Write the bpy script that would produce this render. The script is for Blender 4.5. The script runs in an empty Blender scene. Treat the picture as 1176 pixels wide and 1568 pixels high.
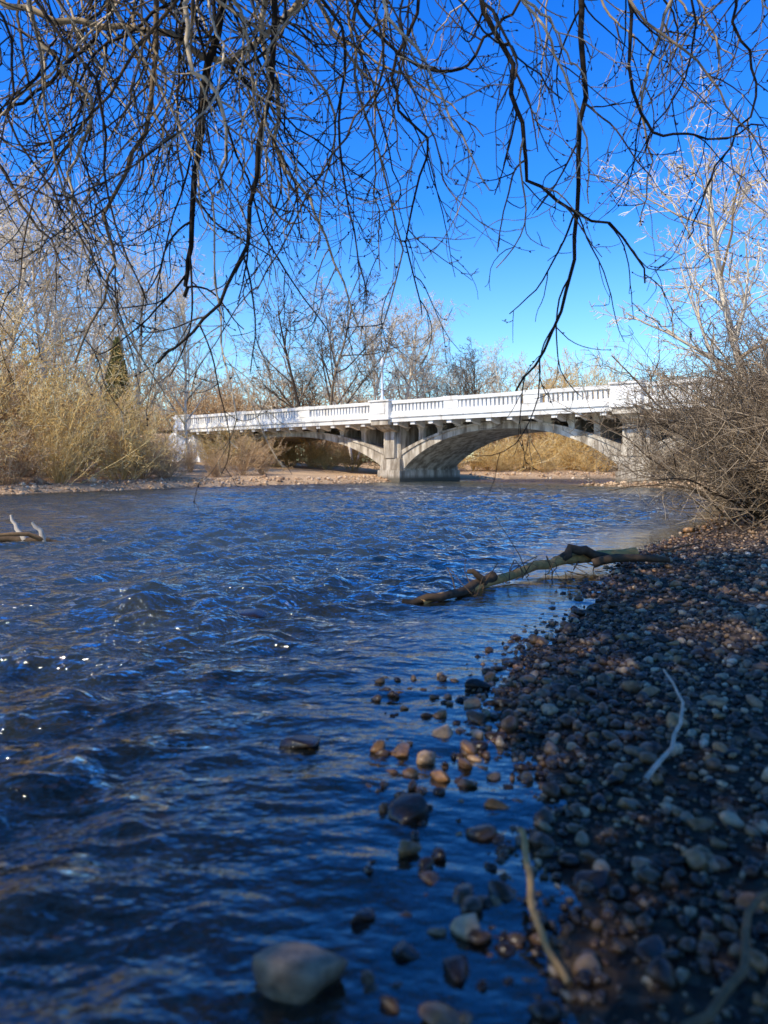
import bpy, math, random
import numpy as np
from mathutils import Vector, Matrix, noise as mnoise
random.seed(7); rng=np.random.default_rng(7)
scene=bpy.context.scene
COL=scene.collection
H=1.1
# ------------------------------------------------------------------ materials
def new_mat(name):
    m=bpy.data.materials.new(name); m.use_nodes=True
    nt=m.node_tree; nt.nodes.clear()
    return m,nt
def N(nt,t,**kw):
    n=nt.nodes.new(t)
    for k,v in kw.items():
        if k in n.inputs: n.inputs[k].default_value=v
        else: setattr(n,k,v)
    return n
def ramp(nt,fac,stops):
    r=nt.nodes.new('ShaderNodeValToRGB'); e=r.color_ramp.elements
    while len(e)<len(stops): e.new(0.5)
    for i,(p,c) in enumerate(stops):
        e[i].position=p; e[i].color=(c[0],c[1],c[2],1)
    nt.links.new(fac,r.inputs[0]); return r.outputs[0]
def mixc(nt,fac,a,b,mode='MIX'):
    n=nt.nodes.new('ShaderNodeMix'); n.data_type='RGBA'; n.blend_type=mode
    for s,v in ((0,fac),(6,a),(7,b)):
        if hasattr(v,'is_linked') or hasattr(v,'links'): nt.links.new(v,n.inputs[s])
        else: n.inputs[s].default_value=v if s==0 else (v[0],v[1],v[2],1)
    return n.outputs[2]
def bsdf_out(nt,col=None,rough=0.8,bump=None,bstr=0.3,bdist=0.02,spec=0.3):
    b=N(nt,'ShaderNodeBsdfPrincipled'); o=N(nt,'ShaderNodeOutputMaterial')
    if hasattr(rough,'links'): nt.links.new(rough,b.inputs['Roughness'])
    else: b.inputs['Roughness'].default_value=rough
    b.inputs['Specular IOR Level'].default_value=spec
    if col is not None:
        if hasattr(col,'links'): nt.links.new(col,b.inputs['Base Color'])
        else: b.inputs['Base Color'].default_value=(*col,1)
    if bump is not None:
        bn=N(nt,'ShaderNodeBump',Strength=bstr,Distance=bdist)
        nt.links.new(bump,bn.inputs['Height']); nt.links.new(bn.outputs[0],b.inputs['Normal'])
    nt.links.new(b.outputs[0],o.inputs[0]); return b
def noise(nt,scale,detail=4,rough=0.55,vec=None):
    n=N(nt,'ShaderNodeTexNoise',Scale=scale,Detail=detail,Roughness=rough)
    if vec is None:
        g=N(nt,'ShaderNodeNewGeometry'); vec=g.outputs['Position']
    nt.links.new(vec,n.inputs['Vector']); return n.outputs[0]
def attr(nt,name):
    return N(nt,'ShaderNodeAttribute',attribute_name=name).outputs['Fac']
def bark(name,stops,nscale=6):
    m,nt=new_mat(name)
    c=ramp(nt,attr(nt,'rnd'),stops)
    n=noise(nt,nscale,3)
    c2=mixc(nt,1.0,c,ramp(nt,n,[(0.3,(.65,.65,.65)),(0.65,(1.1,1.1,1.1))]),'MULTIPLY')
    bsdf_out(nt,c2,0.85,None,0.5,0.01,0.2)
    return m
M_fg=bark('foreground_bark',[(0,(.016,.012,.009)),(.4,(.045,.032,.022)),(.6,(.20,.14,.085)),(.8,(.48,.37,.24)),(1,(.70,.57,.41))],14)  # pale stops paint sunlit branches into the bark colour
M_pale=bark('pale_bark',[(0,(.50,.36,.22)),(.5,(.76,.62,.44)),(1,(.90,.80,.65))],2)
M_dark=bark('dark_bark',[(0,(.07,.048,.032)),(.6,(.19,.135,.085)),(1,(.45,.33,.21))],2)
M_gold=bark('golden_willow_twigs',[(0,(.36,.20,.06)),(.35,(.78,.49,.15)),(.7,(.90,.65,.27)),(1,(.92,.78,.48))],1.2)
M_tan=bark('tan_twigs',[(0,(.32,.19,.09)),(.5,(.70,.45,.22)),(1,(.88,.67,.42))],1.2)
M_grey=bark('grey_twigs',[(0,(.035,.025,.017)),(.5,(.20,.14,.085)),(1,(.64,.48,.31))],4)
M_conf=bark('conifer_leaf',[(0,(.07,.07,.02)),(1,(.34,.28,.08))],4)
M_drift=bark('driftwood_wood',[(0,(.05,.035,.025)),(.5,(.20,.12,.06)),(.7,(.50,.27,.09)),(1,(.6,.5,.4))],20)

def stone_mat(name,stops,wet=True):
    m,nt=new_mat(name)
    g=N(nt,'ShaderNodeNewGeometry'); sep=N(nt,'ShaderNodeSeparateXYZ'); nt.links.new(g.outputs['Position'],sep.inputs[0])
    c=ramp(nt,attr(nt,'rnd'),stops)
    n=noise(nt,30,5,.65)
    c=mixc(nt,1.0,c,ramp(nt,n,[(.3,(.45,.43,.41)),(.7,(1.4,1.33,1.25))]),'MULTIPLY')
    r=.75
    if wet:
        mr=N(nt,'ShaderNodeMapRange'); mr.inputs[1].default_value=0.02; mr.inputs[2].default_value=0.15
        nt.links.new(sep.outputs['Z'],mr.inputs[0])
        c=mixc(nt,mr.outputs[0],mixc(nt,1.0,c,(.56,.45,.34),'MULTIPLY'),c)
        mr2=N(nt,'ShaderNodeMapRange'); mr2.inputs[1].default_value=0.0; mr2.inputs[2].default_value=0.12; mr2.inputs[3].default_value=.22; mr2.inputs[4].default_value=.65
        nt.links.new(sep.outputs['Z'],mr2.inputs[0]); r=mr2.outputs[0]
    bsdf_out(nt,c,r,n,.45,.008,.4)
    return m
M_stone=stone_mat('river_stone',[(0,(.035,.027,.021)),(.24,(.085,.062,.045)),(.42,(.22,.145,.085)),(.54,(.12,.10,.085)),(.66,(.48,.29,.13)),(.76,(.26,.21,.165)),(.88,(.62,.48,.32)),(1,(.82,.71,.56))])
M_dry=stone_mat('dry_stone',[(0,(.28,.17,.10)),(.4,(.56,.38,.22)),(.8,(.72,.54,.36)),(1,(.84,.72,.55))],False)
def ground_mat():
    m,nt=new_mat('ground_soil')
    g=N(nt,'ShaderNodeNewGeometry')
    big=noise(nt,.35,5); fine=noise(nt,9,6,.7)
    vor=N(nt,'ShaderNodeTexVoronoi',Scale=26.0); nt.links.new(g.outputs['Position'],vor.inputs['Vector'])
    gravel=ramp(nt,vor.outputs['Color'],[(0,(.020,.015,.011)),(.5,(.055,.038,.026)),(1,(.13,.088,.055))])
    dry=ramp(nt,fine,[(.3,(.36,.21,.10)),(.5,(.60,.40,.23)),(.7,(.72,.54,.35))])
    c=mixc(nt,attr(nt,'dry'),gravel,dry)
    c=mixc(nt,1.0,c,ramp(nt,big,[(.3,(.75,.72,.70)),(.7,(1.15,1.12,1.05))]),'MULTIPLY')
    bsdf_out(nt,c,.9,vor.outputs['Distance'],.7,.03,.2)
    return m
M_ground=ground_mat()
def water_mat():
    m,nt=new_mat('river_water')
    o=N(nt,'ShaderNodeOutputMaterial')
    g=N(nt,'ShaderNodeNewGeometry')
    mp=N(nt,'ShaderNodeMapping'); mp.inputs['Rotation'].default_value=(0,0,.35); mp.inputs['Scale'].default_value=(1.0,1.6,1)
    nt.links.new(g.outputs['Position'],mp.inputs[0])
    n1=noise(nt,8,3,.5,mp.outputs[0]); n2=noise(nt,1.9,4,.55,mp.outputs[0])
    s2=N(nt,'ShaderNodeMath',operation='MULTIPLY'); s2.inputs[1].default_value=2.8; nt.links.new(n2,s2.inputs[0])
    ad=N(nt,'ShaderNodeMath',operation='ADD'); nt.links.new(n1,ad.inputs[0]); nt.links.new(s2.outputs[0],ad.inputs[1])
    mu=N(nt,'ShaderNodeMath',operation='MULTIPLY'); nt.links.new(ad.outputs[0],mu.inputs[0]); nt.links.new(attr(nt,'chop'),mu.inputs[1])
    bp=N(nt,'ShaderNodeBump',Strength=1.0,Distance=.07); nt.links.new(mu.outputs[0],bp.inputs['Height'])
    fr=N(nt,'ShaderNodeFresnel',IOR=1.85); nt.links.new(bp.outputs[0],fr.inputs['Normal'])
    gl=N(nt,'ShaderNodeBsdfGlossy',Roughness=.06); gl.inputs['Color'].default_value=(1,1,.97,1); nt.links.new(bp.outputs[0],gl.inputs['Normal'])
    tr=N(nt,'ShaderNodeBsdfTransparent'); tr.inputs[0].default_value=(.84,.84,.76,1)
    df=N(nt,'ShaderNodeBsdfDiffuse'); df.inputs[0].default_value=(.036,.044,.042,1)
    m1=N(nt,'ShaderNodeMixShader'); nt.links.new(attr(nt,'murk'),m1.inputs[0]); nt.links.new(tr.outputs[0],m1.inputs[1]); nt.links.new(df.outputs[0],m1.inputs[2])
    m2=N(nt,'ShaderNodeMixShader'); nt.links.new(fr.outputs[0],m2.inputs[0]); nt.links.new(m1.outputs[0],m2.inputs[1]); nt.links.new(gl.outputs[0],m2.inputs[2])
    nt.links.new(m2.outputs[0],o.inputs[0]); return m
M_water=water_mat()
def concrete(name,base,stain,lo,hi):
    m,nt=new_mat(name)
    tc=N(nt,'ShaderNodeTexCoord')
    mp=N(nt,'ShaderNodeMapping'); mp.inputs['Scale'].default_value=(1,1,.18); nt.links.new(tc.outputs['Object'],mp.inputs[0])
    st=noise(nt,2.2,6,.65,mp.outputs[0]); bl=noise(nt,.7,5,.6,tc.outputs['Object']); fi=noise(nt,14,4,.6,tc.outputs['Object'])
    c=mixc(nt,ramp(nt,st,[(lo,(0,0,0)),(hi,(1,1,1))]),stain,base)
    c=mixc(nt,1.0,c,ramp(nt,bl,[(.3,(.72,.70,.66)),(.65,(1.05,1.05,1.05))]),'MULTIPLY')
    sep=N(nt,'ShaderNodeSeparateXYZ'); nt.links.new(tc.outputs['Object'],sep.inputs[0])
    mr=N(nt,'ShaderNodeMapRange'); mr.inputs[1].default_value=.2; mr.inputs[2].default_value=.5; nt.links.new(sep.outputs['Z'],mr.inputs[0])
    c=mixc(nt,mr.outputs[0],(.13,.11,.08),c)
    bsdf_out(nt,c,.85,fi,.25,.02,.2); return m
M_conc=concrete('weathered_concrete',(.68,.60,.48),(.26,.21,.155),.40,.60)
M_white=concrete('white_painted_concrete',(.88,.85,.79),(.56,.50,.42),.30,.43)
m,nt=new_mat('asphalt'); bsdf_out(nt,ramp(nt,noise(nt,20),[(.3,(.04,.04,.04)),(.7,(.07,.07,.07))]),.9); M_asph=m
m,nt=new_mat('white_metal'); bsdf_out(nt,ramp(nt,noise(nt,5),[(.3,(.62,.62,.6)),(.7,(.75,.75,.74))]),.5); M_metal=m

# ------------------------------------------------------------------ mesh helpers
def mesh_obj(name,V,F,mat,attrs=None,smooth=True,parent=None,k=None):
    V=np.asarray(V,dtype=np.float32); F=np.asarray(F,dtype=np.int32); k=F.shape[1]
    me=bpy.data.meshes.new(name)
    me.vertices.add(len(V)); me.vertices.foreach_set('co',V.ravel())
    me.loops.add(F.size); me.loops.foreach_set('vertex_index',F.ravel())
    me.polygons.add(len(F)); me.polygons.foreach_set('loop_start',np.arange(0,F.size,k,dtype=np.int32))
    me.update(calc_edges=True)
    me.polygons.foreach_set('use_smooth',np.full(len(F),smooth,dtype=bool))
    if attrs:
        for a,v in attrs.items():
            at=me.attributes.new(a,'FLOAT','POINT'); at.data.foreach_set('value',np.asarray(v,dtype=np.float32))
    me.materials.append(mat)
    ob=bpy.data.objects.new(name,me); COL.objects.link(ob)
    if parent: ob.parent=parent
    return ob
def inst(name,src,loc,rot=0,sc=1,tilt=(0,0)):
    ob=bpy.data.objects.new(name,src); COL.objects.link(ob)
    ob.location=loc; ob.rotation_euler=(tilt[0],tilt[1],rot); ob.scale=(sc,sc,sc) if not hasattr(sc,'__len__') else sc
    return ob
def tubes(branches,sides=3):
    groups={}
    for p,r,c in branches: groups.setdefault(len(p),[]).append((p,r,c))
    Vs=[];Fs=[];Cs=[];off=0
    for n,bs in groups.items():
        P=np.array([[tuple(q) for q in b[0]] for b in bs]); R=np.array([b[1] for b in bs]); C=np.array([b[2] for b in bs])
        T=np.gradient(P,axis=1); T/=np.linalg.norm(T,axis=2,keepdims=True)+1e-9
        mean=P[:,-1]-P[:,0]; ref=np.zeros_like(mean); ref[np.arange(len(bs)),np.argmin(np.abs(mean),axis=1)]=1
        ref=np.repeat(ref[:,None,:],n,axis=1)
        A=np.cross(T,ref); A/=np.linalg.norm(A,axis=2,keepdims=True)+1e-9
        B=np.cross(T,A)
        ang=np.arange(sides)/sides*2*math.pi
        V=P[:,:,None,:]+R[:,:,None,None]*(A[:,:,None,:]*np.cos(ang)[None,None,:,None]+B[:,:,None,:]*np.sin(ang)[None,None,:,None])
        nb=len(bs)
        idx=np.arange(nb*n*sides).reshape(nb,n,sides)
        a=idx[:,:-1,:]; b=np.roll(a,-1,axis=2); c=idx[:,1:,:]; d=np.roll(c,-1,axis=2)
        F=np.stack([a,c,d,b],axis=-1).reshape(-1,4)+off
        Vs.append(V.reshape(-1,3)); Fs.append(F); Cs.append(np.repeat(C,n*sides)); off+=nb*n*sides
    return np.concatenate(Vs),np.concatenate(Fs),np.concatenate(Cs)
def rv(s=1.0): return Vector((random.gauss(0,s),random.gauss(0,s),random.gauss(0,s)))
def grow(out,p,d,L,r,lv,cfg):
    n=cfg['seg'][lv]; wob=cfg['wob'][lv]; trop=cfg['trop'][lv]; curl=cfg['curl'][lv] if 'curl' in cfg else 0
    hook=cfg['hook'][lv] if 'hook' in cfg else 0
    pts=[p.copy()]; dirs=[d.copy()]; step=L/(n-1); q=p.copy(); d=d.normalized()
    cv=rv(curl) if curl else Vector((0,0,0))
    for i in range(n-1):
        t=i/(n-1)
        if curl: cv=cv*.85+rv(curl*.5)
        d=d+rv(wob)+cv+Vector((0,0,trop+hook*(t*2-.9)))
        d.normalize(); q=q+d*step; pts.append(q.copy()); dirs.append(d.copy())
    rt=cfg['tip'][lv]
    rad=[r*(1-(1-rt)*i/(n-1)) for i in range(n)]
    base=cfg.get('tone',0.5)
    out.append((pts,rad,min(1,max(0,random.gauss(base,cfg.get('tv',.25))))))
    if lv+1<len(cfg['seg']):
        k=cfg['kids'][lv]
        if k<1: k=1 if random.random()<k else 0
        k=int(k)
        lo=cfg['start'][lv]
        for j in range(k):
            t=lo+(1-lo)*((j+random.random())/k)
            f=t*(n-1); i=min(int(f),n-2); u=f-i
            pp=pts[i].lerp(pts[i+1],u); dd=dirs[min(i+1,n-1)]
            perp=rv(); perp=perp-dd*perp.dot(dd)
            if perp.length<1e-3: continue
            perp.normalize(); a=math.radians(random.uniform(*cfg['ang'][lv]))
            cd=dd*math.cos(a)+perp*math.sin(a)
            cl=L*cfg['lr'][lv]*(1.15-.6*t)*random.uniform(.6,1.3)
            rr=max(rad[i]*(cfg['rr'][lv]),cfg['rmin'])
            grow(out,pp,cd,cl,rr,lv+1,cfg)
# ------------------------------------------------------------------ river & terrain
Rl=[(-30,-40),(-6,-5),(-1.5,-.6),(.3,.8),(.42,1.3),(.5,1.9),(.52,2.5),(.5,3.2),(.58,3.7),(.95,4.65),(1.67,6.2),(2.3,7.7),(3.4,9.8),(6.6,15),(11.2,24),(15.5,34),(16.3,40),(13.5,43),(12.6,47),(18,54),(30,60),(120,85)]
Ll=[(120,105),(45,84),(21,73),(11,69),(6,67.5),(2.5,61),(-.9,54.5),(-1.4,51.5),(-7.4,45.6),(-12.2,36.5),(-15.8,30),(-24,24),(-45,12),(-100,-40)]
def pdist(pts,x,y):
    d=np.full(x.shape,1e9)
    for (x0,y0),(x1,y1) in zip(pts[:-1],pts[1:]):
        ex,ey=x1-x0,y1-y0; t=np.clip(((x-x0)*ex+(y-y0)*ey)/(ex*ex+ey*ey),0,1)
        d=np.minimum(d,np.hypot(x-x0-t*ex,y-y0-t*ey))
    return d
def inside(x,y):
    P=Rl+Ll; c=np.zeros(x.shape,bool); n=len(P)
    for i in range(n):
        x0,y0=P[i]; x1,y1=P[(i+1)%n]
        if y0==y1: continue
        cond=((y0>y)!=(y1>y)) & (x<(x1-x0)*(y-y0)/(y1-y0)+x0)
        c^=cond
    return c
def wob(x,y): return np.sin(x*1.3+1.7*np.sin(y*.9))*.5+np.sin(y*2.1+x*.7+1)*.3+np.sin(x*4.7-y*3.9)*.2
BA=math.radians(-40.5); BO=(-.65,57.2); bc,bs_=math.cos(BA),math.sin(BA)
def terrain(x,y):
    x=np.asarray(x,float); y=np.asarray(y,float)
    jx=x+.12*wob(x*1.7,y*1.7); jy=y+.12*wob(y*1.5+3,x*1.9)
    dR=pdist(Rl,jx,jy); dL=pdist(Ll,jx,jy); ins=inside(jx,jy)
    zR=.065*np.minimum(dR,14)+.025*wob(x*1.1,y*1.1)*np.minimum(dR,1)
    zL=.28*(1-np.exp(-dL/.5))+.055*np.minimum(dL,28)+.08*wob(x*.6,y*.6)*np.minimum(dL/3,1)
    z=np.where(dR<dL,zR,zL)
    d=np.minimum(dR,dL)
    z=np.where(ins,-np.minimum(np.where(dR<dL,.085+.10*np.clip((y-6)/6,0,1),.2)*d,.75),z)
    rx,ry=x-BO[0],y-BO[1]; s=rx*bc+ry*bs_; t=-rx*bs_+ry*bc
    lat=np.maximum(np.maximum(-t,t-9.5),0)
    for e in (np.maximum(-26.0-s,0),np.maximum(s-41,0)):
        emb=np.where(e>0,np.minimum(4.5,1.2+e*1.1)-lat*.55,-9)
        z=np.where((emb>z),emb,z)
    sd=np.where(ins,-d,d)
    return z,sd,dR,dL
def tz(x,y): return float(terrain(np.array([x]),np.array([y]))[0][0])
def grid(xs,ys,fn):
    X,Y=np.meshgrid(xs,ys); nx,ny=len(xs),len(ys)
    i=np.arange(nx*ny).reshape(ny,nx)
    F=np.stack([i[:-1,:-1],i[:-1,1:],i[1:,1:],i[1:,:-1]],-1).reshape(-1,4)
    return X.ravel(),Y.ravel(),F
u=np.linspace(-1,1,560); xs=2*np.sinh(u*math.asinh(900))
v=np.linspace(-1,1,640); ys=4+2*np.sinh(v*math.asinh(1000)); ys=ys[ys>-260]
X,Y,F=grid(xs,ys,None); Z,sd,dR,dL=terrain(X,Y)
dry=np.clip(np.where(dR<dL,(dR-6)/10,1.0)+np.clip((Y-24)/15,0,1),0,1); dry=np.where(sd<0,np.where(dR<dL,.18,.3),dry)
mesh_obj('ground',np.stack([X,Y,Z],1),F,M_ground,{'dry':dry})
u=np.linspace(-1,1,500); xs=1.6*np.sinh(u*math.asinh(110/1.6)); 
ys=np.concatenate([-38+np.arange(0,38,1.0),np.linspace(.0,1,30)[:-1],np.exp(np.linspace(0,math.log(104),1050))])
X,Y,F=grid(xs,ys,None)
zt,sd,dR,dL=terrain(X,Y)
dx=np.gradient(xs); dy=np.gradient(ys); DX,DY=np.meshgrid(dx,dy); SP=np.maximum(DX,DY).ravel()
wx=X+.10*np.sin(Y*2.3+1)+.2*np.sin(X*.7+Y*.9)+.03*np.sin(X*7+Y*5); wy=Y+.10*np.sin(X*2.9)+.1*np.sin(X*1.1-Y*1.7+2)+.03*np.sin(X*6-Y*8)
calm=np.clip((dR-.25)/2.2,0,1); calm=calm*calm*(3-2*calm)
patch=.85+.35*np.sin(X*.45+1.3*np.sin(Y*.3))*np.sin(Y*.37+.8*X*.2)
amp=(.10+.9*calm)*patch
W=np.zeros_like(X)
for k in range(60):
    lam=math.exp(random.uniform(math.log(.10),math.log(1.2))); th=math.radians(random.gauss(96,32)); K=2*math.pi/lam
    ph=random.uniform(0,6.28); s=.068
    fade=np.clip((lam/SP-2.2)/2,0,1)
    arg=K*(wx*math.cos(th)+wy*math.sin(th))+ph
    W+=fade*s/K*(np.sin(arg)-.25*np.cos(2*arg))
W*=amp
depth=np.maximum(-zt,0)
murk=1-np.exp(-depth*3.6)
mesh_obj('river_water',np.stack([X,Y,W],1),F,M_water,{'murk':murk,'chop':amp})

# ------------------------------------------------------------------ stones
def ico(sub):
    import bmesh
    bm=bmesh.new(); bmesh.ops.create_icosphere(bm,subdivisions=sub,radius=1)
    V=np.array([v.co[:] for v in bm.verts]); F=np.array([[v.index for v in f.verts] for f in bm.faces]); bm.free(); return V,F
ICO={s:ico(s) for s in (1,2,3)}
TEMPL={}
for s in ICO:
    L=[]
    for k in range(14):
        V=ICO[s][0].copy()
        o=Vector((k*7.3,2.1*k,5.5))
        disp=np.array([1+.50*mnoise.noise(Vector(v)*.9+o)+.18*mnoise.noise(Vector(v)*2.3+o) for v in V])
        V=V*disp[:,None]
        for _ in range(7):
            nrm=rng.normal(size=3); nrm/=np.linalg.norm(nrm); dd=V@nrm; ex=np.maximum(dd-.62,0); V-=ex[:,None]*nrm*.85
        L.append(V)
    TEMPL[s]=L
def stones(name,px,py,size,sub,cols=None,embed=.25,zoff=None,flat=(.45,.8),mat=M_stone):
    n=len(px); V0,F0=ICO[sub]; nv=len(V0)
    z=terrain(px,py)[0] if zoff is None else zoff
    V=np.stack(TEMPL[sub])[rng.integers(0,14,n)]
    sc=np.stack([size*rng.uniform(.8,1.35,n),size*rng.uniform(.55,1.0,n),size*rng.uniform(*flat,n)],1)*.5
    V=V*sc[:,None,:]
    a=rng.uniform(0,6.28,n); tx=rng.normal(0,.3,n)
    y=V[:,:,1]*np.cos(tx)[:,None]-V[:,:,2]*np.sin(tx)[:,None]; zz=V[:,:,1]*np.sin(tx)[:,None]+V[:,:,2]*np.cos(tx)[:,None]
    xx=V[:,:,0]*np.cos(a)[:,None]-y*np.sin(a)[:,None]; yy=V[:,:,0]*np.sin(a)[:,None]+y*np.cos(a)[:,None]
    V=np.stack([xx+px[:,None],yy+py[:,None],zz+(z+sc[:,2]*(1-2*embed))[:,None]],-1)
    F=(F0[None]+(np.arange(n)*nv)[:,None,None]).reshape(-1,3)
    if cols is None: cols=rng.beta(1.15,1.4,n)
    return V.reshape(-1,3),F,np.repeat(cols,nv)
def merge(parts):
    Vs=[];Fs=[];Cs=[];o=0
    for V,F,C in parts: Vs.append(V);Fs.append(F+o);Cs.append(C);o+=len(V)
    return np.concatenate(Vs),np.concatenate(Fs),np.concatenate(Cs)
parts=[]
def scatter(n,x0,x1,y0,y1,dmin,dmax,szmu,szsig,sub,keepfn=None,side='R',cap=.2,cols=None):
    x=rng.uniform(x0,x1,n); y=rng.uniform(y0,y1,n)
    z,sd,dR,dL=terrain(x,y)
    ok=(sd>dmin)&(sd<dmax)&((dR<dL) if side=='R' else (dL<dR))
    if keepfn is not None: ok&=keepfn(x,y,sd)
    x=x[ok];y=y[ok]
    s=np.minimum(np.exp(rng.normal(math.log(szmu),szsig,len(x))),cap)
    return stones('',x,y,s,sub,cols=None if cols is None else rng.uniform(cols[0],cols[1],len(x)))
subm=lambda x,y,sd: (sd>0)|(rng.random(len(x))<np.exp(sd*3.2)*.8)
parts.append(scatter(17000,-.9,3.4,1.0,5.4,-1.1,9,.029,.38,1,subm))
parts.append(scatter(2500,-.9,3.4,1.0,5.2,-.9,9,.050,.32,2,subm,cap=.095))
parts.append(scatter(16000,-.2,8,5.2,12,-.4,9,.046,.38,1,subm,cap=.11))
parts.append(scatter(8000,3,20,12,30,-.2,5,.085,.38,1))
hs=[(.24,3.12,.15,.9),(-.02,2.95,.09,.67),(.07,2.92,.10,.68),(.16,2.86,.10,.9),(.10,2.72,.08,.62),(.20,2.68,.09,.68),(.30,2.8,.09,.45),(.46,3.78,.16,.03),
 (.07,2.17,.11,.68),(.12,2.03,.08,.40),(.22,1.9,.09,.5),(.20,1.8,.11,.95),(.30,1.95,.10,.3),(.05,1.72,.09,.2),(.16,1.66,.09,.1),(-.05,1.85,.06,.05),(.78,2.42,.11,.68),(.62,2.4,.06,.97),(.95,3.0,.11,.5),(.45,2.2,.10,.3),(.55,2.0,.12,.2),(.7,2.0,.10,.68),(.6,1.7,.10,.2),(.9,1.85,.11,.6),(.98,4.75,.14,.68),(.85,4.9,.11,.3),(.25,3.35,.09,.66),(.4,3.3,.11,.40),(.12,1.50,.13,.7),(1.1,2.2,.09,.9),(.85,2.7,.07,.95),(.33,2.95,.09,.68),(.38,3.1,.11,.9),(.29,2.62,.08,.4),(.36,2.45,.09,.66),(.0,2.62,.07,.4),(.4,3.5,.10,.88),(.55,3.95,.1,.66),(.7,4.3,.11,.4)]
hx=np.array([h[0] for h in hs]);hy=np.array([h[1] for h in hs]);hz=np.array([h[2] for h in hs])*np.where(hx>-1,.86,1);hc=np.array([h[3] for h in hs])
parts.append(stones('',hx,hy,hz,3,cols=hc,zoff=np.full(len(hs),-.010)+np.maximum(terrain(hx,hy)[0],0),embed=.22))
# small stones breaking the surface between them
n=170; qx=rng.uniform(-.05,.55,n); qy=rng.uniform(1.5,4.0,n)
parts.append(stones('',qx,qy,rng.uniform(.025,.06,n),2,zoff=rng.uniform(-.03,.0,n),embed=.25))
V,F,C=merge(parts); mesh_obj('gravel_bank',V,F,M_stone,{'rnd':C})
V,F,C=merge([scatter(20000,-30,8,24,66,-.4,2.2,.13,.5,1,side='L',cap=.6),scatter(4500,8,50,64,88,-.4,3,.2,.5,1,side='L',cap=.8),scatter(3500,11,24,34,58,-.4,3,.16,.45,1,cap=.5)])
mesh_obj('far_bank_rocks',V,F,M_dry,{'rnd':C})
def boulder(name,x,y,size,zs,z0,c,seed):
    V=TEMPL[3][seed].copy()*np.array([size,size*.8,zs])*.5; V[:,2]+=z0; 
    V[:,0]+=x;V[:,1]+=y
    return mesh_obj(name,V,ICO[3][1],M_stone,{'rnd':np.full(len(V),c)})
boulder('river_boulder',-.19,1.62,.24,.14,.02,.79,3)
boulder('river_boulder',-1.0,5.75,.40,.10,-.015,.0,5)
boulder('river_boulder',-.33,3.02,.16,.06,.0,.02,9)
boulder('river_boulder',.09,2.40,.16,.08,.01,.15,8)

# ------------------------------------------------------------------ bridge
bridge=bpy.data.objects.new('concrete_arch_bridge',None); COL.objects.link(bridge)
bridge.location=(BO[0],BO[1],0); bridge.rotation_euler=(0,0,BA)
class Acc:
    def __init__(s): s.V=[];s.F=[]
    def box(s,x0,x1,y0,y1,z0,z1,top=0,):
        o=len(s.V); 
        s.V+=[(x0,y0,z0),(x1,y0,z0),(x1,y1,z0),(x0,y1,z0),(x0+top,y0+top,z1),(x1-top,y0+top,z1),(x1-top,y1-top,z1),(x0+top,y1-top,z1)]
        s.F+=[(o,o+3,o+2,o+1),(o+4,o+5,o+6,o+7),(o,o+1,o+5,o+4),(o+1,o+2,o+6,o+5),(o+2,o+3,o+7,o+6),(o+3,o,o+4,o+7)]
    def prism_x(s,prof,x0,x1):
        o=len(s.V); s.V+=[(x0,a,b) for a,b in prof]+[(x1,a,b) for a,b in prof]
        s.F+=[(o,o+1,o+2,o+3),(o+7,o+6,o+5,o+4)]
        for i in range(4):
            j=(i+1)%4; s.F.append((o+i,o+4+i,o+4+j,o+j))
    def prism_y(s,prof,y0,y1):
        o=len(s.V); s.V+=[(a,y0,b) for a,b in prof]+[(a,y1,b) for a,b in prof]
        s.F+=[(o+3,o+2,o+1,o),(o+4,o+5,o+6,o+7)]
        for i in range(4):
            j=(i+1)%4; s.F.append((o+i,o+j,o+4+j,o+4+i))
    def obj(s,name,mat,bev=0):
        ob=mesh_obj(name,s.V,s.F,mat,smooth=False,parent=bridge)
        if bev:
            b=ob.modifiers.new('bev','BEVEL'); b.width=bev; b.segments=2; b.limit_method='ANGLE'
        return ob
W=9.5; XA,XB=-26.2,58
piers=[-24.4,0.6,19.6,40.0]
zs_in,zs_ex=.75,2.35; zc_in,zc_ex=3.72,4.22
def ex_z(x,a,b):
    xc=(a+b)/2; h=(b-a)/2; t=min(1,abs((x-xc)/h)); return zs_ex+(zc_ex-zs_ex)*(1-t**2.1)
def in_z(x,a,b):
    xc=(a+b)/2; h=(b-a)/2; t=min(1,abs((x-xc)/h)); return zs_in+(zc_in-zs_in)*(max(0,1-t**2.25))**.80
A=Acc(); B=Acc(); Cc=Acc()
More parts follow.
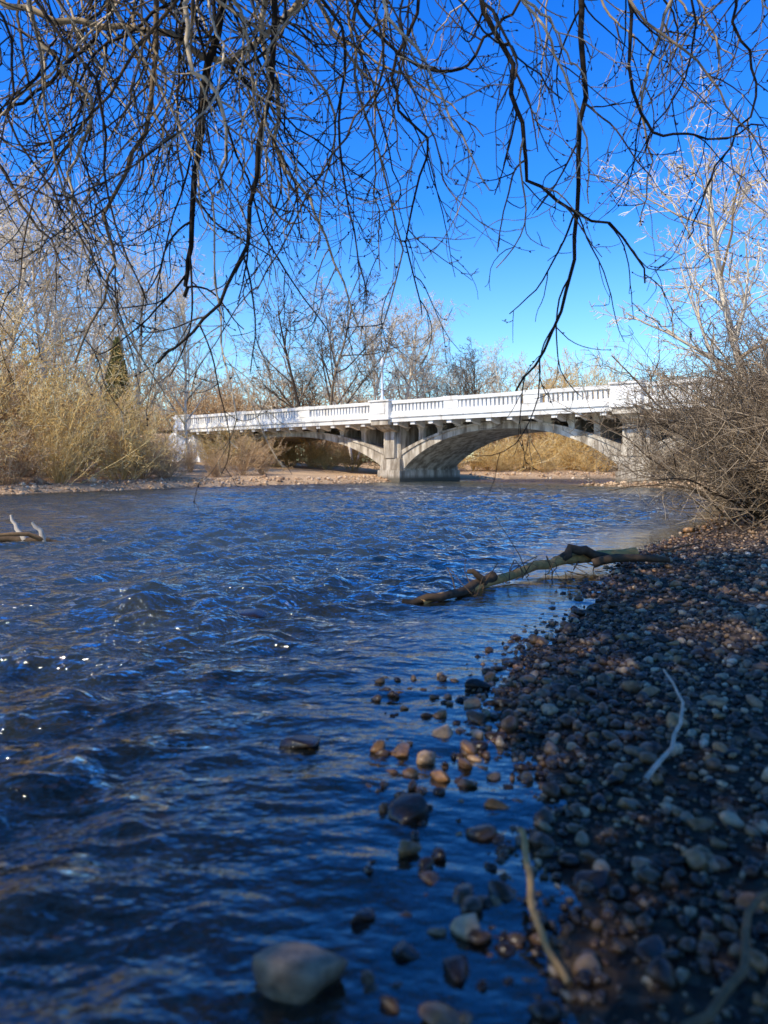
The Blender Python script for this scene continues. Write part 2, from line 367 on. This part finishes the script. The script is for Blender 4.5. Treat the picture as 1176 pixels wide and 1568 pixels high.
for i in range(3):
    a,b=piers[i]+.85,piers[i+1]-.85
    n=56; tt=[.5-.5*math.cos(math.pi*k/n) for k in range(n+1)]
    xs_=[a+(b-a)*t for t in tt]
    for k in range(n):
        x0,x1=xs_[k],xs_[k+1]
        A.prism_y([(x0,in_z(x0,a,b)),(x1,in_z(x1,a,b)),(x1,ex_z(x1,a,b)),(x0,ex_z(x0,a,b))],1.45,W-1.45)
        def lz(x,q): return in_z(x,a,b)+(ex_z(x,a,b)-in_z(x,a,b))*q
        B.prism_y([(x0,lz(x0,.78)),(x1,lz(x1,.78)),(x1,lz(x1,1)+.02),(x0,lz(x0,1)+.02)],1.34,1.448)
    ns=10; 
    for j in range(1,ns):
        x=a+(b-a)*j/ns
        ez=ex_z(x,a,b)
        if ez>4.10: continue
        Cc.box(x-.21,x+.21,1.50,W-1.5,ez-.2,4.28)
        Cc.box(x-.30,x+.30,1.44,W-1.44,4.12,4.30)
    for j in range(ns):
        x0=a+(b-a)*j/ns; x1=a+(b-a)*(j+1)/ns
        for sgn,xx in ((1,x0),(-1,x1)):
            if ex_z(xx,a,b)>3.95: continue
            Cc.prism_y([(xx+sgn*.21,4.12),(xx+sgn*.21,3.8),(xx+sgn*.33,4.02),(xx+sgn*.5,4.12)] if sgn>0 else [(xx-.21,4.12),(xx-.5,4.12),(xx-.33,4.02),(xx-.21,3.8)],1.52,1.9)
A.obj('arch_barrels',M_conc); B.obj('arch_mouldings',M_conc); Cc.obj('spandrel_walls',M_conc)
D=Acc(); D.box(XA,XB,.12,W-.12,4.52,4.80); D.box(XA,XB,1.40,2.0,4.26,4.518); D.box(XA,XB,W-2.0,W-1.40,4.26,4.518); D.obj('deck_slab',M_conc)
Dw=Acc()
for y0,y1 in ((0,.118),(W-.118,W)): Dw.box(XA,XB,y0,y1,4.42,4.86)
Dw.box(XA,XB,-.10,-.002,4.74,4.88); 
Dw.obj('fascia',M_white)
R_=Acc(); R_.box(XA-30,XB+20,1.6,W-1.6,4.803,4.82); R_.obj('roadway',M_asph)
K=Acc(); K.box(XA,XB,.35,1.58,4.803,4.95); K.box(XA,XB,W-1.58,W-.35,4.803,4.95); K.obj('sidewalks',M_conc)
Bk=Acc(); x=XA+.5
while x<XB:
    if min(abs(x-p) for p in piers)>.9:
        Bk.prism_x([(.2,4.516),(.2,4.34),(1.44,4.02),(1.44,4.516)],x-.17,x+.17)
        Bk.box(x-.2,x+.2,.13,.34,4.20,4.416)
    x+=1.62
Bk.obj('brackets',M_white)
Pp=Acc()
for side in (0,1):
    y0=0.02 if side==0 else W-.34; y1=y0+.32; ym=(y0+y1)/2
    Pp.box(XA,XB,y0,y1,4.885,5.18); Pp.box(XA,XB,y0-.05,y1+.05,5.76,6.0)
    posts=[]
    for i in range(len(piers)-1):
        for j in (1,2): posts.append(piers[i]+(piers[i+1]-piers[i])*j/3)
    posts+=[p for p in (45,50,55)]
    for p in posts: Pp.box(p-.6,p+.6,y0-.03,y1+.03,5.183,5.757); Pp.box(p-.65,p+.65,y0-.08,y1+.08,5.755,6.04)
    x=XA+.2
    while x<XB-.2:
        if min(abs(x-p) for p in posts)>.68 and min(abs(x-p) for p in piers)>1.0:
            Pp.box(x-.10,x+.10,ym-.09,ym+.09,5.18,5.76)
        x+=.33
Pp.obj('parapets',M_white)
P1=Acc();P2=Acc()
for p in piers:
    P1.box(p-1.15,p+1.15,.75,W-.75,-1.2,.85,.06)
    P1.box(p-1.0,p+1.0,.95,W-.95,.852,1.75,.1)
    P1.box(p-.85,p+.85,1.25,W-1.25,1.752,4.50)
    P1.box(p-.45,p+.45,.95,1.248,1.76,4.1)
    P1.prism_x([(-.15,4.40),(.35,3.95),(1.2,3.7),(1.2,4.40)],p-.7,p+.7)
    P1.box(p-.85,p+.85,-.25,1.38,4.22,4.60)
    for y0,y1 in ((-.30,.55),(W-.55,W+.30)):
        P2.box(p-.92,p+.92,y0,y1,4.605,5.95)
        P2.box(p-1.02,p+1.02,y0-.10,y1+.10,5.952,6.09)
        P2.box(p-.98,p+.98,y0-.06,y1+.06,4.60,4.85)
        P2.box(p-.6,p+.6,y0-.04,y0-.002,5.05,5.75)
P1.obj('piers',M_conc,.03); P2.obj('pylons',M_white,.02)
Ab=Acc(); Ab.box(-28.2,-25.3,1.0,W-1,-.5,4.5)
Ab.prism_y([(-27.5,-.5),(-21.2,-.5),(-23.5,4.2),(-27.5,4.2)],.3,1.3)
Ab.prism_x([(-1.8,.0),(1.2,.0),(1.2,4.3),(.5,4.3)],-25.3,-23.7)
Ab.obj('abutment',M_white,.03)
def lamp(xl,yl):
    w=Vector((BO[0]+xl*bc-yl*bs_,BO[1]+xl*bs_+yl*bc,0))
    pts=[(w.x,w.y,z) for z in (6.09,6.3,6.35,7.5,8.6,8.62,8.75,9.05,9.2,9.3)]; rad=[.15,.15,.10,.09,.08,.13,.17,.14,.07,.01]
    V,F,C=tubes([(pts,rad,.5)],10)
    mesh_obj('street_lamp',V,F,M_metal)
lamp(.6,.1)
# ------------------------------------------------------------------ tree templates
def mk(name,branches,mat,sides=3):
    V,F,C=tubes(branches,sides)
    me=mesh_obj(name,V,F,mat,{'rnd':C}); d=me.data; bpy.data.objects.remove(me); return d
TREE=dict(seg=[9,7,5,4,3],wob=[.07,.14,.17,.2,.25],trop=[.05,.07,.05,.03,.0],tip=[.3,.25,.35,.5,.6],kids=[15,7,5,3],start=[.22,.2,.15,.2],
          ang=[(25,60),(25,55),(25,60),(25,65)],lr=[.50,.5,.5,.6],rr=[.55,.55,.6,.7],rmin=.024,tone=.5)
def tree(seed,Hh,r,mat,**kw):
    random.seed(seed); cfg=dict(TREE); cfg.update(kw); out=[]
    forks=cfg.get('forks',1)
    for k in range(forks):
        a=k*6.28/forks+random.random(); lean=.0 if forks==1 else .28
        grow(out,Vector((.15*math.cos(a)*(forks>1),.15*math.sin(a)*(forks>1),-.3)),Vector((lean*math.cos(a),lean*math.sin(a),1)),Hh*.8,r/(forks**.4),0,cfg)
    return out
T_pale=[tree(11,20,.30,0,tone=.6),tree(12,20,.28,0,tone=.65,forks=2,kids=[11,7,5,3]),tree(13,20,.24,0,tone=.55,kids=[18,7,4,3])]
T_dark=[tree(21,18,.3,0,tone=.3,rmin=.018,forks=2,kids=[12,7,5,3]),tree(22,16,.25,0,tone=.45,rmin=.018,kids=[20,7,5,3],start=[.15,.2,.15,.2],lr=[.6,.5,.5,.6])]
MP=[mk('pale_tree',t,M_pale) for t in T_pale]; MD=[mk('dark_tree',t,M_dark) for t in T_dark]
SHR=dict(seg=[7,6,5,3],wob=[.12,.17,.2,.25],trop=[.05,.08,.04,0],tip=[.3,.35,.4,.5],kids=[7,5,2],start=[.2,.15,.2],ang=[(20,65),(25,75),(25,80)],lr=[.48,.5,.6],rr=[.6,.7,.8],rmin=.007,tone=.5,curl=[.03,.06,.08,0])
def shrub(seed,Hh,n,spread,**kw):
    random.seed(seed); cfg=dict(SHR); cfg.update(kw); out=[]
    for k in range(n):
        a=random.uniform(0,6.28); s=abs(random.gauss(0,spread))
        d=Vector((math.cos(a)*s,math.sin(a)*s,1)); 
        if 'lean' in cfg: d+=Vector(cfg['lean'])
        b=Vector((math.cos(a)*s*random.uniform(0,1),math.sin(a)*s*random.uniform(0,1),-.1))
        grow(out,b,d,Hh*random.choice([random.uniform(.25,.6),random.uniform(.6,1.05)]),random.uniform(.012,.03)*Hh/4,0,cfg)
    return out
S_gold=[shrub(31,5.5,48,.8,rmin=.013,kids=[6,5,2]),shrub(32,5.0,52,1.0,rmin=.013,kids=[6,5,2]),shrub(33,6,46,.6,rmin=.013,kids=[6,5,2])]
MG=[mk('gold',s,M_gold) for s in S_gold]; MT=[mk('tan',s,M_tan) for s in S_gold]
S_grey=[shrub(41,5.2,44,.9,rmin=.005,kids=[8,5,2],seg=[9,7,5,3],trop=[-.01,.04,.03,0],lean=(-.55,-.15,0),curl=[.06,.09,.1,0]),shrub(42,5.2,50,.8,rmin=.005,seg=[9,7,5,3],lean=(-.2,0,0),curl=[.06,.09,.1,0])]
MGr=[mk('grey',s,M_grey,4) for s in S_grey]
def place(name,me,x,y,h,base,rot=None,sx=1):
    s=h/base
    return inst(name,me,(x,y,tz(x,y)),random.uniform(0,6.28) if rot is None else rot,(s*sx,s*sx,s))
random.seed(99)
for x,y,h,k in [(-27,52,22,0),(-22.5,50,19,2),(-31,48,23,1),(-19,58,17,0),(-34,60,26,2),(-25,62,22,1),(-24.5,45,18,1),(-29,44,20,2),(-21.5,55,17,0)]: place('bare_cottonwood_tree',MP[k],x,y,h,20)
place('bare_cottonwood_tree',MP[2],-14.9,58,17,20,sx=.8)
for x,y,h,k in [(-18,33.5,5.2,0),(-15.6,36.3,5.2,2),(-20.5,37,7.2,2),(-13.6,39.5,4.8,0),(-23.5,34,7.8,1),(-17,41,7.2,1),(-12.4,43.2,2.8,1),(-21,43,8.8,0),(-26,39,9,2),(-15.2,46,4.8,0),(-19.8,47.5,7.6,0),(-14.8,34.6,2.6,2),(-17.4,30.8,2.8,1),(-19.4,39,7.2,1),(-22.8,30.5,5.0,2),(-16.4,33.2,3.4,1),(-13.2,41.5,4.0,1)]:
    place('golden_willow_shrub',(MG if k!=1 else MT)[k],x,y,h,5.5)
for x,y,h,k in [(-9.4,50.5,3.4,0),(-10.6,48.0,2.0,1),(-8.4,52.5,2.4,2),(-13.2,52,2.0,2)]: place('dry_shrub',MT[k],x,y,h,5.5)
for x,y,h,k in [(-3.4,86,22,1),(1.0,88,22,0),(-.8,95,20,2),(15.5,92,16,1),(-13,90,15,2),(8,96,15,0),(4,92,19,2)]: place('bare_cottonwood_tree',MP[k],x,y,h,20)
for x,y,h,k in [(-7.2,84,21,0),(11.5,90,16,1),(-11,92,14,1),(7.5,98,14,0)]: place('bare_elm_tree',MD[k],x,y,h,17)
for x,y,h,k in [(22,84,11.5,0),(24.5,88,12.5,2),(27,86,11,1),(20,90,11,2)]: place('golden_willow_tree',MG[k],x,y,h,5.5,sx=.7)
def xf(branch_mesh_data,x,y,s,rot,sx=1):
    V,F,C=branch_mesh_data; c,sn=math.cos(rot),math.sin(rot)
    Z=tz(x,y); return (np.stack([(V[:,0]*c-V[:,1]*sn)*s*sx+x,(V[:,0]*sn+V[:,1]*c)*s*sx+y,V[:,2]*s+Z],1),F,C)
lowS=[tubes(shrub(50+k,5.5,34,.8,rmin=.022,kids=[6,4,1],seg=[6,5,4,3]),3) for k in range(3)]
lowT=[tubes(tree(60+k,18,.28,0,kids=[14,6,3],seg=[8,6,5,4],rmin=.045),3) for k in range(3)]
random.seed(5)
parts=[];
for i in range(120):
    x=random.uniform(-85,85); y=random.uniform(87,115)
    parts.append(xf(lowS[i%3],x,y,random.uniform(6,11)/5.5,random.uniform(0,6.28),1.0))
V,F,C=merge(parts); mesh_obj('distant_brush',V,F,M_tan,{'rnd':C})
parts=[]
for i in range(60):
    x=random.uniform(-100,100); y=random.uniform(102,145)
    parts.append(xf(lowT[i%3],x,y,random.uniform(11,18)/18,random.uniform(0,6.28),1.1))
V,F,C=merge(parts); mesh_obj('distant_trees',V,F,M_tan,{'rnd':C})
parts=[]
for i in range(44):
    x=3+i*1.1+random.uniform(-1,1); y=70+.33*max(0,x-3)+random.uniform(1.5,8)
    parts.append(xf(lowS[i%3],x,y,random.uniform(1.6,4.4)/5.5,random.uniform(0,6.28),1.4))
for i in range(20):
    parts.append(xf(lowS[i%3],random.uniform(-16,2),random.uniform(67,80),random.uniform(1.8,4)/5.5,random.uniform(0,6.28),1.4))
V,F,C=merge(parts); mesh_obj('streamside_brush',V,F,M_gold,{'rnd':C})
def conifer(name,x,y,h,w):
    out=[];random.seed(3)
    out.append(([(0,0,-.2),(0,0,h*.5),(0,0,h)],[.15,.1,.02],.2))
    for i in range(2600):
        t=random.random()**.8; z=h*(.06+.94*t); rr=w*(1-t)**.75*random.uniform(.3,1.1)+.05; a=random.uniform(0,6.28)
        p=Vector((math.cos(a)*rr,math.sin(a)*rr,z)); d=Vector((math.cos(a)*.5,math.sin(a)*.5,1))*random.uniform(.15,.4)
        out.append(([tuple(p-d*.5),tuple(p),tuple(p+d*.5)],[.015,.055,.008],random.random()))
    V,F,C=tubes(out,4); V+=np.array([x,y,tz(x,y)]); mesh_obj(name,V,F,M_conf,{'rnd':C})
conifer('juniper_tree',-17.4,49.5,8.6,1.35)
random.seed(17)
for x,y,h,k in [(8.4,13.2,4.6,0),(10.4,16.5,5.0,0),(12.0,20.5,5.6,0),(9.6,14.5,4.8,1),(13.8,24,5.8,1),(16.6,30,5.8,1),(18.8,36,5.4,0),(13,18,6.2,1),(8.0,11.0,2.6,0),(19.8,42,4.8,1),(11.5,14,5.6,0),(8.0,14.8,4.0,1),(9.4,17.4,4.6,1),(11.2,22,4.8,1),(7.4,12.2,3.0,1),(14.5,27,5,0),(9.2,12.4,5.0,1),(8.1,15.6,4.6,0),(9.2,16.2,5.2,0)]:
    place('bare_willow_shrub',MGr[k],x,y,h,5.2,rot=random.uniform(-.6,.6))
for x,y,h,k in [(15.4,30.5,17,0),(20,36,16,2),(19,28,15,1)]: place('bare_cottonwood_tree',MP[k],x,y,h,20)
for x,y,h,k in [(-5,-5,14,0),(-9,-9,15,1),(-3.2,-7.5,14,0),(-7.5,-7,14,1),(-11,-10,14,0)]: place('bare_elm_tree',MD[k],x,y,h,17,sx=1.1)  # unseen trees behind the camera, added to cast shade on the near bank
for x,y,h in [(-3.9,-3.6,3.6),(-2.9,-4.4,3.6)]: place('bare_willow_shrub',MG[1],x,y,h,5.2)  # unseen shrubs behind the camera, added to deepen the bank shade
# ------------------------------------------------------------------ overhanging foreground tree
random.seed(2024)
out=[]
fork=Vector((-2.4,-3.2,3.2))
out.append(([(-2.5,-3.3,-.3),(-2.5,-3.3,.4),(-2.45,-3.25,1.8),tuple(fork)],[.42,.33,.27,.24],.3))
def path(pts,r0,r1,n=14,jit=.03,tone=.3):
    P=[Vector(p) for p in pts]; 
    res=[]
    m=len(P)-1
    for i in range(n):
        f=i/(n-1)*m; k=min(int(f),m-1); u=f-k
        p0=P[max(k-1,0)];p1=P[k];p2=P[k+1];p3=P[min(k+2,m)]
        q=.5*((2*p1)+(p2-p0)*u+(2*p0-5*p1+4*p2-p3)*u*u+(3*p1-p0-3*p2+p3)*u**3)
        if 0<i<n-1: q=q+rv(jit)
        res.append(q)
    rad=[r0+(r1-r0)*i/(n-1) for i in range(n)]
    out.append((res,rad,tone)); return res,rad
HANG=dict(seg=[12,8,5],wob=[.06,.09,.15],trop=[-.10,-.02,.03],tip=[.45,.5,.6],kids=[3,.5],start=[.15,.2],ang=[(25,65),(30,75)],lr=[.5,.5],rr=[.7,.8],rmin=.0034,tone=.42,tv=.3,curl=[.09,.12,.1],hook=[.18,.14,0])
def sprout(res,rad,n,Lr=(.4,1.15),lo=.1,cfg=HANG,down=.5,tone=None):
    for j in range(n):
        f=(lo+(1-lo)*(j+random.random())/n)*(len(res)-1); i=min(int(f),len(res)-2); p=res[i].lerp(res[i+1],f-i)
        d=(res[i+1]-res[i]).normalized(); s=rv(); s.y*=.6; s=(s-d*s.dot(d)).normalized()
        a=math.radians(random.uniform(30,75)); dd=d*math.cos(a)+s*math.sin(a)
        c=dict(cfg); c['trop']=[random.uniform(-.15,.05),random.uniform(-.06,.06),.03]
        if tone is not None: c['tone']=.5*tone+.22
        grow(out,p,dd,random.uniform(*Lr),max(.0050,min(rad[i]*.55,.0098)),0,c)
limbs=[]
for e in [(-4.6,5.4,5.3),(-3.0,6.2,5.6),(-1.6,6.4,5.5),(.4,6.2,5.5),(2.2,6.4,5.6),(3.8,5.6,5.3),(-4.5,3,5.4)]:
    E=Vector(e); mid1=fork.lerp(E,.35)+Vector((0,0,1.8)); mid2=fork.lerp(E,.7)+Vector((0,0,1.5))
    limbs.append(path([fork,mid1,mid2,E],.13,.035,18,.05,.3))
guides=[
 ([(-1.2,6,5.5),(-1.23,6,5.0),(-1.38,6,4.22),(-1.49,6,3.45),(-1.51,5.9,2.73),(-1.55,5.9,2.42)],.038,.015,12,.10),
 ([(1.5,6,5.5),(1.53,6,5.0),(1.55,6,4.27),(1.51,6,3.45),(1.5,6,2.73),(1.3,6,2.1),(1.04,6,1.7)],.030,.008,9,.12),
 ([(.7,5.6,5.4),(.76,6,4.9),(.97,6,4.27),(1.09,6,3.76),(1.16,6,3.42),(1.51,6,3.11),(1.92,6.1,2.93),(2.13,6.2,2.6)],.026,.007,12,.25),
 ([(-2.1,5.6,5.4),(-2.16,6,4.9),(-2.26,6,4.53),(-2.73,5.8,3.91),(-3.04,5.6,3.68)],.024,.010,9,.3),
 ([(-.8,5.6,5.4),(-.87,5.8,4.9),(-.97,6,4.48),(-.84,6,3.97),(-.87,6,3.6),(-.61,6,3.24),(-.38,6,2.73),(-.2,6,2.2)],.028,.007,11,.85),
 ([(-1.7,5.6,5.2),(-1.74,5.8,4.6),(-1.8,5.8,3.76),(-2.1,5.8,3.09),(-2.08,5.8,2.57),(-2.36,5.8,1.9)],.026,.007,11,.6),
 ([(-.7,5.3,5.2),(-.76,5.5,4.7),(-.82,5.5,3.87),(-.95,5.5,3.1),(-1.05,5.5,2.57),(-1.33,5.5,2.1),(-1.64,5.5,1.85)],.028,.008,10,.2),
 ([(.2,6,5.4),(.27,6,4.8),(.06,6,4.12),(.32,6,3.6),(.16,6,2.9),(.3,6,2.3)],.018,.005,12,.35),
 ([(1.9,6,5.5),(1.92,6,4.8),(2.05,6,3.86),(2.44,6,3.7),(3.0,6,3.8)],.018,.007,8,.2),
 ([(-3.3,5.6,5.2),(-3.2,5.7,4.2),(-2.98,5.8,3.5),(-2.73,5.8,3.04),(-2.4,5.8,2.6)],.022,.007,10,.5),
 ([(-3.1,6,4.9),(-2.88,6,4.69),(-2.2,6,4.58),(-1.74,6,4.53),(-1.33,6,4.3),(-.97,6,4.48),(-.5,6,5.0)],.026,.026,8,.75),
 ([(-1.5,5,4.9),(-1.25,5,4.4),(-1.3,5,3.9),(-1.05,5,3.4),(-1.1,5,2.9)],.024,.009,9,.95),
 ([(-.4,6.4,5.6),(-.2,6.4,4.9),(.5,6.4,4.4),(.9,6.4,4.75),(1.3,6.4,5.2)],.016,.012,6,.3),
 ([(2.9,5.8,5.4),(2.75,6,4.7),(2.95,6,4.1),(2.6,6,3.4),(2.4,6,2.9)],.014,.006,9,.3),
 ([(-2.6,5.5,5.2),(-2.55,5.6,4.3),(-2.2,5.7,3.8),(-2.35,5.7,3.2),(-2.0,5.7,2.6)],.022,.007,10,.9)]
for pts,r0,r1,n,tone in guides:
    res,rad=path(pts,r0,r1,22,.018,tone); sprout(res,rad,n,tone=tone)
for i in range(78):
    y=random.uniform(5.0,6.9); 
    x=random.choice([random.uniform(-3.6,.3)]*3+[random.uniform(-.1,3.4)]); x*=y/6
    z=1.1+.64*y+random.uniform(.0,.3)
    p=Vector((x,y,z)); L=random.uniform(1.4,3.3) if x<.3 else random.uniform(.8,2.0)
    pts=[p+Vector((random.uniform(-.3,.3),-.5,.5)),p]; q=p.copy(); d=Vector((random.gauss(0,.35),random.gauss(0,.2),-1))
    for k in range(4):
        d=(d+Vector((random.gauss(0,.38),random.gauss(0,.22),-.10))).normalized(); q=q+d*L/4; pts.append(q.copy())
    tn=random.choice([.1,.2,.35,.5,.7,.8,.95])
    res,rad=path(pts,random.uniform(.010,.019),.005,20,.012,tn)
    sprout(res,rad,int(3+L*2.4),(.3,1.0),.15,tone=tn)
buds=[]
for pts,rad,c in out:
    if rad[0]<.009 and random.random()<.4:
        for k in range(2):
            j=random.randint(1,len(pts)-1); p=Vector(pts[j]); d=((Vector(pts[j])-Vector(pts[j-1])).normalized()+rv(.5)).normalized()*.022
            buds.append(([tuple(p),tuple(p+d*.5),tuple(p+d)],[.003,.0065,.002],.15))
# crown over / behind the viewer: unseen branches added to shade the bank, pruned for sun patches
CR=dict(HANG); CR.update(seg=[8,6,4],kids=[8,3],trop=[.02,.0,0],rmin=.011)
random.seed(77)
cr=[]
for i in range(200):
    L,r=random.choice(limbs); k=random.randint(0,7); grow(cr,L[k].copy(),rv()+Vector((-.7,-.4,.3)),random.uniform(1.2,2.6),.022,0,CR)
for i in range(190):
    L,r=random.choice(limbs); k=random.randint(5,13); grow(cr,L[k].copy(),rv(.6)+Vector((0,-.3,1.3)),random.uniform(1.2,3.0),.024,0,CR)
gaps=[(2.4,4.4,1.2,.6),(.15,2.95,.45,.35),(.2,1.75,.35,.25)]
def ok(b):
    for q in b[0]:
        if q[1]>-.5 and q[2]<max(2.6,1.5+.74*q[1]): return False
        sx=q[0]+.837*q[2]; sy=q[1]+.698*q[2]
        for gx,gy,ra,rb in gaps:
            if ((sx-gx)/ra)**2+((sy-gy)/rb)**2<1: return False
    return True
out+= [b for b in cr if ok(b)]
V,F,C=tubes(out+buds,5); mesh_obj('overhanging_tree',V,F,M_fg,{'rnd':C})
# ------------------------------------------------------------------ driftwood
random.seed(8)
out=[]
path([(.30,6.15,.0),(.75,6.65,.03),(1.15,7.15,.06),(1.7,7.85,.10),(2.1,8.15,.12),(2.75,8.3,.16)],.03,.065,16,.008,.70)
path([(.15,6.2,.0),(.45,6.2,.04),(.8,6.7,.05),(1.0,6.95,.10)],.025,.05,10,.012,.10)
path([(1.8,7.95,.12),(1.95,8.0,.2),(2.15,8.05,.2),(2.4,8.15,.12)],.05,.05,10,.02,.08)
path([(2.2,8.0,.08),(2.6,7.9,.15),(3.0,8.0,.12)],.05,.03,8,.02,.12)
path([(.9,6.8,.06),(.82,6.72,.15),(.74,6.74,.17)],.035,.02,5,.01,.12)
for i in range(22):
    t=random.random(); p=Vector((.3+2.1*t,6.2+2*t,.05)); path([p,p+rv(.10)+Vector((0,0,.06)),p+rv(.18)+Vector((-.1,0,.09))],.006,.002,6,.008,random.random()*.6)
V,F,C=tubes(out,8); mesh_obj('driftwood_log',V,F,M_drift,{'rnd':C})
out=[]
path([(-6.2,11.0,.02),(-5.5,11.1,.05),(-5.0,11.1,.03),(-4.8,11.15,.0)],.06,.03,10,.015,.2)
path([(-5.25,11.1,.03),(-5.38,11.1,.22),(-5.45,11.1,.40)],.045,.02,6,.012,1)
path([(-4.95,11.1,.0),(-4.98,11.05,.15),(-5.1,11.0,.3)],.055,.02,6,.012,1)
path([(-4.9,11.1,.02),(-5.2,10.9,.12),(-5.7,10.8,.1)],.04,.02,6,.012,.5)
path([(-5.6,11.2,.02),(-5.9,11.0,.2),(-6.1,11.0,.22)],.03,.02,6,.012,.3)
V,F,C=tubes(out,8); mesh_obj('driftwood_snag',V,F,M_drift,{'rnd':C})
out=[]; path([(1.16,3.15,.26),(1.15,2.95,.20),(1.06,2.75,.12),(.86,2.5,.07)],.004,.009,12,.004,.95)
V,F,C=tubes(out,8); mesh_obj('dead_stick',V,F,M_drift,{'rnd':C})
out=[]; path([(.37,2.05,.12),(.36,1.9,.09),(.35,1.78,.05),(.39,1.6,.01)],.009,.008,12,.003,.72)
V,F,C=tubes(out,8); mesh_obj('dead_stick',V,F,M_drift,{'rnd':C})
out=[]; path([(.5,1.35,.07),(.7,1.5,.09),(.85,1.75,.08),(1.1,1.9,.10)],.010,.007,12,.004,.5)
V,F,C=tubes(out,8); mesh_obj('dead_stick',V,F,M_drift,{'rnd':C})
out=[]; path([(3.4,9.3,.08),(4.0,9.7,.14),(4.6,10.6,.3),(4.3,11.5,.5)],.015,.005,12,.02,.3)
V,F,C=tubes(out,6); mesh_obj('dead_branch',V,F,M_drift,{'rnd':C})
# ------------------------------------------------------------------ light, sky, camera
sun_dir=Vector((-.72,-.60,.86)).normalized()
el=math.asin(sun_dir.z); az=math.atan2(sun_dir.x,sun_dir.y)
sl=bpy.data.lights.new('sun','SUN'); sl.energy=5.0; sl.angle=math.radians(.5); sl.color=(1,.91,.73)
so=bpy.data.objects.new('sun',sl); COL.objects.link(so); so.rotation_euler=(-sun_dir).to_track_quat('-Z','Y').to_euler(); so.location=(-20,-20,30)
w=bpy.data.worlds.new('World'); scene.world=w; w.use_nodes=True; nt=w.node_tree; nt.nodes.clear()
sk=nt.nodes.new('ShaderNodeTexSky'); sk.sky_type='NISHITA'; sk.sun_disc=False; sk.sun_elevation=el; sk.sun_rotation=az; sk.air_density=1.5; sk.dust_density=.3; sk.ozone_density=3
tcw=nt.nodes.new('ShaderNodeTexCoord'); spw=nt.nodes.new('ShaderNodeSeparateXYZ'); nt.links.new(tcw.outputs['Generated'],spw.inputs[0])
tn=ramp(nt,spw.outputs['Z'],[(0,(1.15,1.08,.88)),(.14,(.66,.80,.92)),(.32,(.17,.53,.96)),(.55,(.06,.44,.92)),(.8,(.14,.44,.62))])
tint=mixc(nt,1.0,sk.outputs[0],tn,'MULTIPLY'); tint=mixc(nt,1.0,tint,(1.0,1.38,1.85),'MULTIPLY')
bg=nt.nodes.new('ShaderNodeBackground'); bg.inputs[1].default_value=.15
ow=nt.nodes.new('ShaderNodeOutputWorld')
nt.links.new(tint,bg.inputs[0]); nt.links.new(bg.outputs[0],ow.inputs[0])
cd=bpy.data.cameras.new('camera'); co=bpy.data.objects.new('camera',cd); COL.objects.link(co)
co.location=(0,0,H); co.rotation_euler=(math.radians(90),0,0)
cd.sensor_fit='AUTO'; cd.sensor_width=36; cd.lens=26.7; cd.shift_y=-.044; cd.clip_start=.05; cd.clip_end=5000
cd.dof.use_dof=True; cd.dof.focus_distance=12; cd.dof.aperture_fstop=2.0
scene.camera=co
scene.view_settings.view_transform='Standard'; scene.view_settings.look='None'; scene.view_settings.exposure=0
